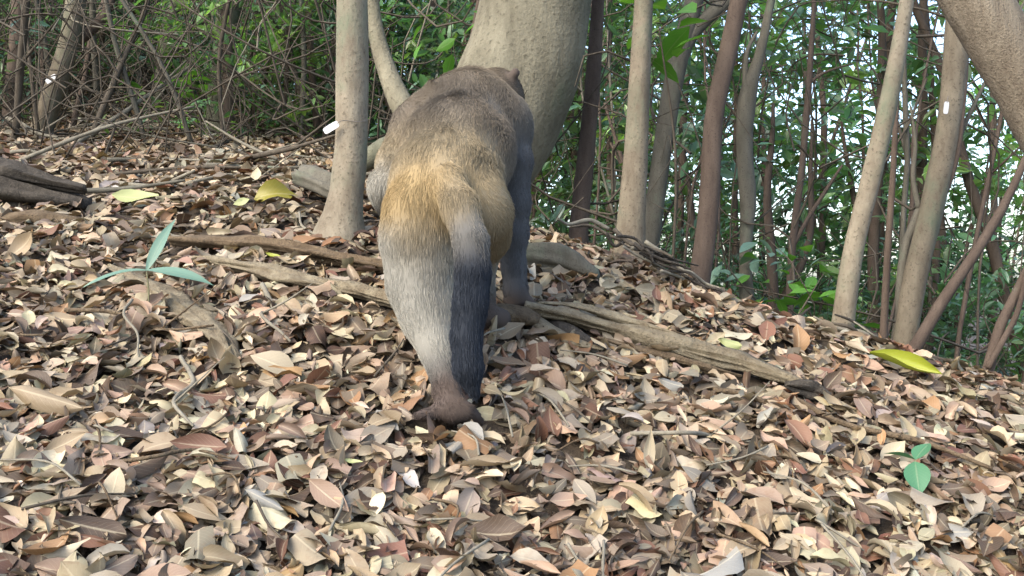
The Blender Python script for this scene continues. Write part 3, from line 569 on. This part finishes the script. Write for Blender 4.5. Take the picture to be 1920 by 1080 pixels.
for k in range(46):            # sticks and dead branches strewn on the upper slope
    t = rs.uniform(-.56, -.14); y = rs.uniform(3.0, 5.6); x = t*y; a = rs.normal(0, .5) + (math.pi if rs.random() < .5 else 0); L = rs.uniform(.2, .7)
    p = np.array([x, y, hs(x, y)+.03]); q = p+np.array([math.cos(a)*L, math.sin(a)*L, 0]); q[2] = hs(q[0], q[1])+.03+max(0, rs.normal(0, .1)); mid = (p+q)/2+rs.normal(0, .02, 3)
    ra = rs.uniform(.004, .010)
    tag(obj('fallen_stick', tube_mesh('fallen_stick', rel([p, mid, q], p), [ra, ra*.9, ra*.5], n=12, sides=6, amp=.15, freq=30., seed=k), M[rs.choice(['twig', 'twig_pale', 'bark_grey'])], None, p),
        'dead grey stick strewn over the upper slope', 'stick', 'dead sticks strewn over the upper slope')

# ------------------------------------------------------------------ logs and roots
def log_px(name, label, pts, rows_w, mat, parts=(), lift=-.01, n=80, sides=26, amp=.16, freq=22., flat=1., seed=0, d=None, cat='log', grain=.5):
    ps = [hit(c, r) if d is None else P(c, r, d[k]) for k, (c, r) in enumerate(pts)]
    ps = [p+np.array([0, 0, lift]) for p in ps]; rr = [wq/2/F*p[1] for wq, p in zip(rows_w, ps)]
    e = empty(name, ps[0], label, cat)
    obj('wood', tube_mesh('wood', rel(ps, ps[0]), rr, n=n, sides=sides, amp=amp, freq=freq, seed=seed, flat=flat, grain=grain), mat, e)
    for nm, pp, ww, mt, lf in parts:
        q = [(hit(c, r) if d is None else P(c, r, np.interp(c, [p[0] for p in pts], d)))+np.array([0, -.004, lf]) for c, r in pp]; r2 = [wq/2/F*p[1] for wq, p in zip(ww, q)]
        obj(nm, tube_mesh(nm, rel(q, ps[0]), r2, n=50, sides=18, amp=.24, freq=30., seed=seed+9, flat=.7, grain=.35), mt, e)
    return e
log_px('fallen_log', 'dark decayed log split lengthwise on the upper slope', [(-160,330),(0,358),(90,372),(162,382)], [80,82,70,40], M['wood_dark'], n=110, amp=.14, seed=2, d=[2.95,2.95,2.95,2.95],
       parts=[('split_slab', [(-160,305),(0,318),(90,342),(160,356)], [46,46,40,22], M['wood_dark'], .0)])
log_px('rotting_log', 'low dark log sunk in leaves beneath the split log', [(-120,400),(0,412),(90,412),(160,418)], [44,46,40,20], M['wood_brown'], seed=5, amp=.2, d=[2.75]*4)
log_px('weathered_log', 'weathered tan log lying downhill under the hand of the monkey', [(985,592),(1060,608),(1150,634),(1270,668),(1400,702),(1500,735)], [34,40,44,48,46,22], M['wood_tan'], n=110, amp=.28, freq=34., flat=.8, seed=7, lift=.018,
       parts=[('broken_stub', [(905,608),(940,600),(985,606),(1010,612)], [56,68,60,34], M['wood_brown'], .012),
              ('splinter', [(1010,598),(1080,604),(1170,632),(1260,658),(1330,682)], [8,18,22,20,6], M['wood_tan'], .034),
              ('splinter', [(1120,640),(1200,662),(1300,690),(1390,712)], [8,20,22,8], M['wood_brown'], .008),
              ('root_fork', [(1000,606),(1030,628),(1075,648),(1130,662)], [30,30,22,10], M['wood_tan'], .008),
              ('bark_strip', [(985,578),(1030,600),(1080,632),(1120,650)], [14,26,30,14], M['wood_dark'], .004)])
log_px('flat_root', 'flat brown root running across the slope towards the monkey', [(320,462),(430,468),(540,480),(640,498),(735,516)], [24,44,50,46,34], M['wood_brown'], n=110, amp=.26, freq=30., flat=.6, seed=11, lift=.014)
log_px('pale_root', 'pale stringy root running below the flat brown root', [(360,492),(470,512),(580,538),(680,560),(790,590)], [14,40,50,48,34], M['wood_tan'], n=110, amp=.28, freq=30., flat=.6, seed=13, lift=.010)
log_px('fibrous_root', 'half buried fibrous root slanting down beside the blue green seedling', [(205,505),(270,540),(340,585),(410,640),(440,690)], [18,44,56,50,20], M['wood_tan'], n=110, amp=.32, freq=34., flat=.5, seed=15, lift=.008)
log_px('grey_log', 'short grey log lying behind the front hand of the monkey', [(975,478),(1040,482),(1118,512)], [56,62,40], M['bark_grey'], n=30, amp=.14, seed=17, d=[2.45,2.45,2.42])
log_px('ridge_log', 'dark grey log lying on the ridge under the reddish trunk', [(1275,582),(1330,590),(1395,618)], [36,44,28], M['wood_dark'], n=30, amp=.14, seed=19, d=[2.52,2.5,2.48])
log_px('sawn_log', 'grey log end lying just left of the white tagged tree', [(558,322),(600,338),(660,362)], [30,40,40], M['bark_grey'], n=26, amp=.08, seed=20, d=[2.95,2.9,2.85])
log_px('slope_log', 'short grey log lying on the upper slope litter', [(205,338),(235,332),(262,326)], [20,24,16], M['twig_pale'], n=20, amp=.12, seed=23)
log_px('seed_pod', 'dark brown pod shaped wood lump on the litter', [(1474,735),(1500,740),(1530,748),(1556,758)], [14,36,34,14], M['wood_dark'], n=24, amp=.12, seed=21, lift=.014, cat='wood lump')

# ------------------------------------------------------------------ white tree tags
def tag_plate(name, c, r, d, L, W, roll, label, wire_to=None, wire_r=.03):
    p = P(c, r, d); e = empty(name, p, label, 'tag'); a = np.linspace(0, 2*np.pi, 28, endpoint=False); th = .0012
    x = np.sign(np.cos(a))*np.abs(np.cos(a))**.45*L/2; z = np.sign(np.sin(a))*np.abs(np.sin(a))**.45*W/2; cr, sr = math.cos(roll), math.sin(roll)
    X2, Z2 = x*cr-z*sr, x*sr+z*cr; V = [(X2[k], -th, Z2[k]) for k in range(28)]+[(X2[k], th, Z2[k]) for k in range(28)]
    m = bpy.data.meshes.new('plate'); m.from_pydata(V, [], [tuple(range(28)), tuple(range(55, 27, -1))]+[(k, k+28, (k+1) % 28+28, (k+1) % 28) for k in range(28)]); m.update()
    obj('plate', m, M['tag_white'], e)
    if wire_to is not None:
        s = np.array([cr*L*.42, -.003, sr*L*.42]); pts = [s]+[rel(q, p) for q in wire_to]
        obj('wire', tube_mesh('wire', pts, [.0009]*len(pts), n=24, sides=5, amp=0), M['wire'], e)
    return e
tag_plate('tree_tag', 621, 239, 2.47, .041, .017, .55, 'white oval tag hanging by a wire from the pale smooth trunk', [P(636,228,2.46), P(650,226,2.475), P(672,228,2.475), P(692,224,2.50)])
tag_plate('tree_tag', 1774, 202, 2.80, .034, .013, 1.45, 'small pale tag fixed upright on the brown curved trunk', [P(1776,188,2.805), P(1778,180,2.82)])
tag_plate('tree_tag', 96, 148, 4.62, .055, .026, .6, 'white tag on the leaning trunk of the upper slope', [P(108,140,4.63), P(114,136,4.66)])

# ------------------------------------------------------------------ small green plants
def plant(name, c, r, label, leaves, stem_h, mat, d=None, lean=(0, 0)):
    p = hit(c, r); e = empty(name, p, label, 'plant'); top = np.array([lean[0], lean[1], stem_h])
    obj('stem', tube_mesh('stem', [(0, 0, -.02), top*.5+np.array([.004, 0, 0]), top], [.002, .0018, .0014], n=10, sides=6, amp=.05), M['stem_green'], e)
    for k, (L, Wd, yaw, pit, rol, bend, f) in enumerate(leaves):
        V, Q, uv = leaf_tpl(300+k, 9, 5, width=Wd, bend=bend, cup=.25, twist=.2, ripple=.015); V = V.copy(); V[:, 1] -= V[:, 1].min()
        R = rotm(np.array([yaw]), np.array([pit]), np.array([rol]))[0]; V = (V*L) @ R.T + top*f
        obj('leaf', mesh_np('leaf', V, Q, uv), mat, e)
M['stem_green'] = plain('green brown stem', (.16, .15, .08))
M['leaf_seedling'] = leaf_mat('seedling leaf', (.06, .165, .085), trans=.2, rough=.4, vein=.3, var=.05, blotch=(.06, .18, .1), bl=.3)
M['leaf_blade'] = leaf_mat('blue green blade', (.12, .21, .16), trans=.2, rough=.4, vein=.2, var=.05, blotch=(.1, .2, .16), bl=.3)
M['leaf_fresh'] = leaf_mat('fresh green leaf', (.08, .21, .03), trans=.35, rough=.4, vein=.3, var=.1, blotch=(.05, .14, .03), bl=.3)
plant('seedling', 1716, 925, 'green seedling with three oval leaves growing from the litter', [(.052,.62,-.9,.5,0,-.3,1.),(.05,.62,1.25,.2,.3,-.3,1.),(.066,.66,2.9,-.75,.1,-.3,.95)], .055, M['leaf_seedling'])
plant('seedling', 275, 590, 'blue green seedling with three long narrow leaves by the fibrous root', [(.135,.2,-.4,.95,.3,-.3,1.),(.145,.23,-1.75,-.15,.5,-.5,1.),(.125,.18,1.75,-.2,-.4,-.6,1.)], .085, M['leaf_blade'])
def sprig(c, r, d, label, n, L, spread, seed, mat, name='leafy_sprig'):
    q = np.random.default_rng(seed); p = P(c, r, d); z = hs(p[0], p[1]); b = np.array([p[0]+.05, p[1]+.08, z-.02]); e = empty(name, b, label, 'plant')
    top = rel(p, b); obj('stem', tube_mesh('stem', [(0, 0, 0), top*.5+np.array([.03, 0, .03]), top], [.005, .004, .002], n=14, sides=6, amp=.1), M['twig'], e)
    for k in range(n):
        V, Q, uv = leaf_tpl(seed*7+k, 5, 3, width=.45, bend=-.4, cup=.25, ripple=.02); V = V.copy(); V[:, 1] -= V[:, 1].min()
        R = rotm(np.array([q.uniform(0, 6.28)]), np.array([q.normal(-.1, .35)]), np.array([q.normal(0, .4)]))[0]
        V = (V*L*q.uniform(.7, 1.2)) @ R.T + top + np.array([q.normal(0, spread), q.normal(0, spread*.6), q.normal(0, spread*.45)])
        obj('leaf', mesh_np('leaf', V, Q, uv), mat, e)
sprig(345,160,4.6,'sprig of fresh green leaves hanging in the tangle of the upper slope',16,.085,.10,1,M['leaf_fresh'])
sprig(1235,50,2.95,'spray of broad bright green leaves beside the top of the straight tan trunk',9,.15,.09,2,M['leaf_fresh'])
sprig(870,60,3.6,'sprig of bright green leaves left of the big pale tree',14,.10,.09,3,M['leaf_fresh'])
sprig(1430,500,3.2,'pale bluish leafy sprig at the foot of the knotted sapling',18,.08,.08,4,M['leaf_blade'])
sprig(1500,540,3.1,'leafy green shrub growing just over the ridge edge',34,.08,.12,5,M['leaf_fresh'])

# ------------------------------------------------------------------ the monkey, walking away uphill
BR = (.135, .115, .09); BRD = (.095, .078, .058); GOLD = (.285, .21, .105); PALE = (.265, .258, .225); SLATE = (.024, .029, .038); GREY = (.115, .112, .103); SKIN = (.085, .066, .056); BUFF = (.225, .185, .12); ARM = (.085, .089, .095)  # mostly fur colour, partly light: bluish shade is mixed into the right arm
prims = []   # a, b, ra, rb, colour a, colour b, smooth k, hair length
def chain(pts, k, closed=False, hair=.02):
    for (c0, r0, d0, a0, col0), (c1, r1, d1, a1, col1) in zip(pts[:-1], pts[1:]):
        prims.append((P(c0, r0, d0), P(c1, r1, d1), a0-.006 if a0 > .03 else a0-.002*(a0 > .012), a1-.006 if a1 > .03 else a1-.002*(a1 > .012), np.array(col0), np.array(col1), k, hair*.72))
chain([(912,208,2.22,.066,BRD),(882,234,2.12,.100,BR),(858,290,2.0,.106,BR),(836,352,1.88,.098,BUFF),(828,392,1.83,.086,GOLD)], .05, hair=.022)   # neck to rump
chain([(800,232,2.10,.066,BR),(880,225,2.13,.088,BR),(942,240,2.12,.062,GREY)], .05, hair=.022)                                                   # shoulder girdle
chain([(922,180,2.27,.066,BRD),(930,178,2.27,.066,BRD)], .03, hair=.014)                                                                        # skull
chain([(946,194,2.27,.046,GREY),(966,212,2.33,.033,SKIN)], .02, hair=.008)                                                                       # cheek and muzzle
chain([(960,150,2.235,.010,SKIN),(966,136,2.23,.011,SKIN),(967,129,2.23,.006,SKIN)], .006, hair=.003)                                           # ear
chain([(793,400,1.81,.076,GOLD),(791,455,1.815,.074,PALE),(792,530,1.815,.064,PALE),(804,595,1.80,.050,PALE),(818,652,1.775,.033,PALE),(828,692,1.755,.024,GREY)], .03, hair=.014)   # standing hind leg
chain([(828,688,1.755,.024,GREY),(838,735,1.72,.024,SKIN),(850,768,1.695,.026,SKIN)], .014, hair=.011)                                           # foot, heel raised
chain([(828,768,1.69,.018,SKIN),(874,770,1.69,.018,SKIN)], .012, hair=.010)
for tx, tr, td in ((782,780,1.665),(816,796,1.72),(846,800,1.735),(874,799,1.73),(900,791,1.715)): chain([(850+(tx-850)*.45,772,1.69,.015,SKIN),(850+(tx-850)*.8,779,(1.69+td)/2,.011,SKIN),(tx,tr,td,.009,SKIN)], .004, hair=.009)
chain([(893,400,1.84,.074,BUFF),(898,436,1.90,.060,BUFF),(890,486,1.97,.046,PALE),(896,545,1.99,.032,GREY),(910,592,1.97,.024,SKIN)], .03, hair=.014)       # stepping hind leg
chain([(910,592,1.97,.024,SKIN),(932,598,2.0,.024,SKIN),(955,594,2.05,.016,SKIN)], .012, hair=.004)
chain([(946,248,2.11,.056,GREY),(961,300,2.10,.046,ARM),(961,380,2.11,.041,ARM),(961,440,2.12,.038,ARM),(963,500,2.13,.031,ARM),(967,545,2.13,.026,ARM),(970,562,2.13,.024,SKIN)], .014, hair=.012)    # right arm
for tx, td in ((952,2.17),(964,2.19),(977,2.19),(990,2.17)): chain([(970,560,2.13,.02,SKIN),(tx,564,2.15,.012,SKIN),(tx+3,568,td,.008,SKIN)], .006, hair=.003)
chain([(985,560,2.13,.013,SKIN),(1000,571,2.13,.009,SKIN)], .006, hair=.003)
chain([(782,245,2.10,.060,BR),(748,305,2.04,.048,BUFF),(725,352,1.99,.038,PALE),(731,378,2.01,.032,GREY),(752,440,2.1,.025,SLATE),(764,505,2.19,.02,SKIN),(768,528,2.24,.016,SKIN)], .022, hair=.014)  # left arm
chain([(830,318,1.82,.030,BUFF),(840,340,1.755,.033,BUFF),(862,388,1.705,.035,BUFF),(882,450,1.67,.035,GREY)], .016, hair=.015)   # tail root
chain([(882,450,1.67,.035,GREY),(887,510,1.655,.035,SLATE),(882,570,1.65,.034,SLATE),(874,630,1.647,.031,SLATE),(878,690,1.645,.027,SLATE),(888,732,1.645,.014,SLATE)], .006, hair=.016)   # tail
gold_spots = [(P(790,330,1.73), .05, GOLD), (P(760,370,1.74), .05, GOLD), (P(780,440,1.74), .045, BUFF), (P(935,400,1.78), .05, BUFF), (P(735,270,1.95), .06, BUFF), (P(900,300,1.85), .05, BUFF)]
def prim_d(p, q):
    a, b, ra, rb_ = q[:4]; ab = b-a; t = np.clip(((p-a) @ ab)/(ab @ ab), 0, 1); return np.linalg.norm(p-(a+t[..., None]*ab), axis=-1)-(ra+(rb_-ra)*t), t
allp = np.array([q[0] for q in prims]+[q[1] for q in prims]); lo = allp.min(0)-.16; hi = allp.max(0)+.16; hh = .0055
dims = np.ceil((hi-lo)/hh).astype(int); D = np.full(dims, .2)
for q in prims:
    pad = max(q[2], q[3])+.07; l = np.maximum(np.floor((np.minimum(q[0], q[1])-pad-lo)/hh).astype(int), 0); u = np.minimum(np.ceil((np.maximum(q[0], q[1])+pad-lo)/hh).astype(int), dims)
    G = np.stack(np.meshgrid(*[lo[k]+hh*np.arange(l[k], u[k]) for k in range(3)], indexing='ij'), -1); d, _ = prim_d(G, q)
    S = D[l[0]:u[0], l[1]:u[1], l[2]:u[2]]; k = q[6]; hm = np.maximum(k-np.abs(S-d), 0)/k; D[l[0]:u[0], l[1]:u[1], l[2]:u[2]] = np.minimum(S, d)-hm*hm*k*.25
def surface_nets(D, lo, hh):
    n = np.array(D.shape)-1; cs = [(i, j, k) for i in (0, 1) for j in (0, 1) for k in (0, 1)]
    v = {c: D[c[0]:c[0]+n[0], c[1]:c[1]+n[1], c[2]:c[2]+n[2]] for c in cs}; neg = sum((v[c] < 0).astype(int) for c in cs); act = (neg > 0) & (neg < 8)
    idx = np.argwhere(act); vid = np.full(n, -1); vid[act] = np.arange(len(idx)); s = np.zeros((len(idx), 3)); cnt = np.zeros(len(idx)); val = {c: v[c][act] for c in cs}
    for c in cs:
        for ax in range(3):
            if c[ax]: continue
            e = list(c); e[ax] = 1; e = tuple(e); a, b = val[c], val[e]; m = (a < 0) != (b < 0); t = np.where(m, a/np.where(m, a-b, 1), 0); pt = np.tile(np.array(c, float), (len(idx), 1)); pt[:, ax] += t
            s[m] += pt[m]; cnt[m] += 1
    V = lo+hh*(idx+s/cnt[:, None]); Fq = []
    for ax in range(3):
        b, c = (ax+1) % 3, (ax+2) % 3; sl = [slice(0, n[k]) for k in range(3)]; A = D[tuple(sl)] < 0; s2 = list(sl); s2[ax] = slice(1, n[ax]+1); B = D[tuple(s2)] < 0
        for flip, mk in ((False, A & ~B), (True, ~A & B)):
            e = np.argwhere(mk); e = e[(e[:, b] > 0) & (e[:, c] > 0)]
            def g(ob, oc):
                q = e.copy(); q[:, b] -= ob; q[:, c] -= oc; return vid[q[:, 0], q[:, 1], q[:, 2]]
            f = np.stack([g(1, 1), g(0, 1), g(0, 0), g(1, 0)], -1); Fq.append(f[:, ::-1] if flip else f)
    return V, np.vstack(Fq)
MV, MF = surface_nets(D, lo, hh)
for _ in range(5):                         # relax the stair steps
    acc = np.zeros_like(MV); ct = np.zeros(len(MV))
    for k in range(4):
        for o_ in (1, 3): np.add.at(acc, MF[:, k], MV[MF[:, (k+o_) % 4]]); np.add.at(ct, MF[:, k], 1)
    MV = MV*.5+.5*acc/ct[:, None]
def coat(p):
    W = np.zeros(len(p)); C = np.zeros((len(p), 3)); Fl = np.zeros((len(p), 3)); Hl = np.zeros(len(p))
    dm = np.full(len(p), 9.)
    for q in prims: dm = np.minimum(dm, prim_d(p, q)[0])
    for q in prims:
        d, t = prim_d(p, q); wt = np.exp(-(d-dm)/.009)+1e-9; ax = (q[1]-q[0])/np.linalg.norm(q[1]-q[0])
        W += wt; C += wt[:, None]*(q[4]+(q[5]-q[4])*t[:, None]); Fl += wt[:, None]*ax; Hl += wt*q[7]
    C /= W[:, None]; Fl /= W[:, None]; Hl /= W
    for c, r_, cl in gold_spots:
        f = np.exp(-((p-c)**2).sum(1)/(r_*r_))[:, None]*.75; C = C*(1-f)+np.array(cl)*f
    return C, Fl, Hl
MC, MFl, MHl = coat(MV)
mroot = empty('wild_monkey', P(850,796,1.7), 'grey brown long tailed monkey walking away uphill, seen from behind', 'monkey')
M['monkey'] = leaf_mat('monkey skin', None, trans=0., rough=.85, vein=0, var=0, bl=.0, spec=.15)
base = np.array(mroot.location)
def mesh_rel(nm, V, Q, col): return mesh_np(nm, V-base, Q, np.zeros((len(V), 2)), col)
body = obj('body', mesh_rel('body', MV, MF, MC*.8), M['monkey'], mroot)
# fur strands
def make_fur(nh):
    r = np.random.default_rng(33); tri = np.vstack([MF[:, :3], MF[:, [0, 2, 3]]]); a, b, c = MV[tri[:, 0]], MV[tri[:, 1]], MV[tri[:, 2]]
    nn = np.cross(b-a, c-a); ar = np.linalg.norm(nn, axis=1); pk = r.choice(len(tri), nh, p=ar/ar.sum()); u, v = r.random(nh), r.random(nh); f = u+v > 1; u[f], v[f] = 1-u[f], 1-v[f]
    p = a[pk]+u[:, None]*(b-a)[pk]+v[:, None]*(c-a)[pk]; nr = nn[pk]/(ar[pk][:, None]+1e-12)
    C, Fl, Hl = coat(p); Fl = Fl+np.array([0, 0, -.25]); Fl -= nr*(Fl*nr).sum(1)[:, None]; Fl /= np.linalg.norm(Fl, axis=1)[:, None]+1e-6
    cl = np.stack([sn(p, 55., 60+k) for k in range(3)], -1)*.2
    dr = Fl*.9+nr*.38+cl+r.normal(0, .13, (nh, 3)); dr /= np.linalg.norm(dr, axis=1)[:, None]
    L = Hl*r.uniform(.7, 1.25, nh); keep = Hl > .0055; p, nr, C, Fl, dr, L = [q[keep] for q in (p, nr, C, Fl, dr, L)]; nh = len(p)
    K = 4; s = np.linspace(0, 1, K)[None, :, None]; pts = p[:, None]-nr[:, None]*.001+dr[:, None]*L[:, None, None]*s + (Fl*.35-nr*.22)[:, None]*L[:, None, None]*s*s
    hc = bpy.data.hair_curves.new('fur'); hc.add_curves([K]*nh); hc.position_data.foreach_set('vector', (pts-base).astype(np.float32).ravel())
    rd = np.tile(np.array([.00036, .00034, .00024, .00006], np.float32), nh); at = hc.attributes.get('radius') or hc.attributes.new('radius', 'FLOAT', 'POINT'); at.data.foreach_set('value', rd)
    cc = np.ones((nh, K, 4), np.float32); cc[:, :, :3] = np.clip(C*(r.normal(1, .11, nh).clip(.5, 1.5)*(1+.12*sn(p, 30., 91)))[:, None], .01, .7)[:, None]*np.array([.85, .95, 1.08, 1.2])[None, :, None]
    at = hc.attributes.new('Col', 'FLOAT_COLOR', 'POINT'); at.data.foreach_set('color', cc.ravel())
    m, t, b_, out = nodes('fur'); an = N(t, 'ShaderNodeAttribute', attribute_name='Col'); t.links.new(an.outputs[0], b_.inputs['Base Color']); b_.inputs['Roughness'].default_value = .8; b_.inputs['Specular IOR Level'].default_value = .08
    hc.materials.append(m); o = bpy.data.objects.new('fur', hc); COL.objects.link(o); o.parent = mroot; return o
make_fur(150000)
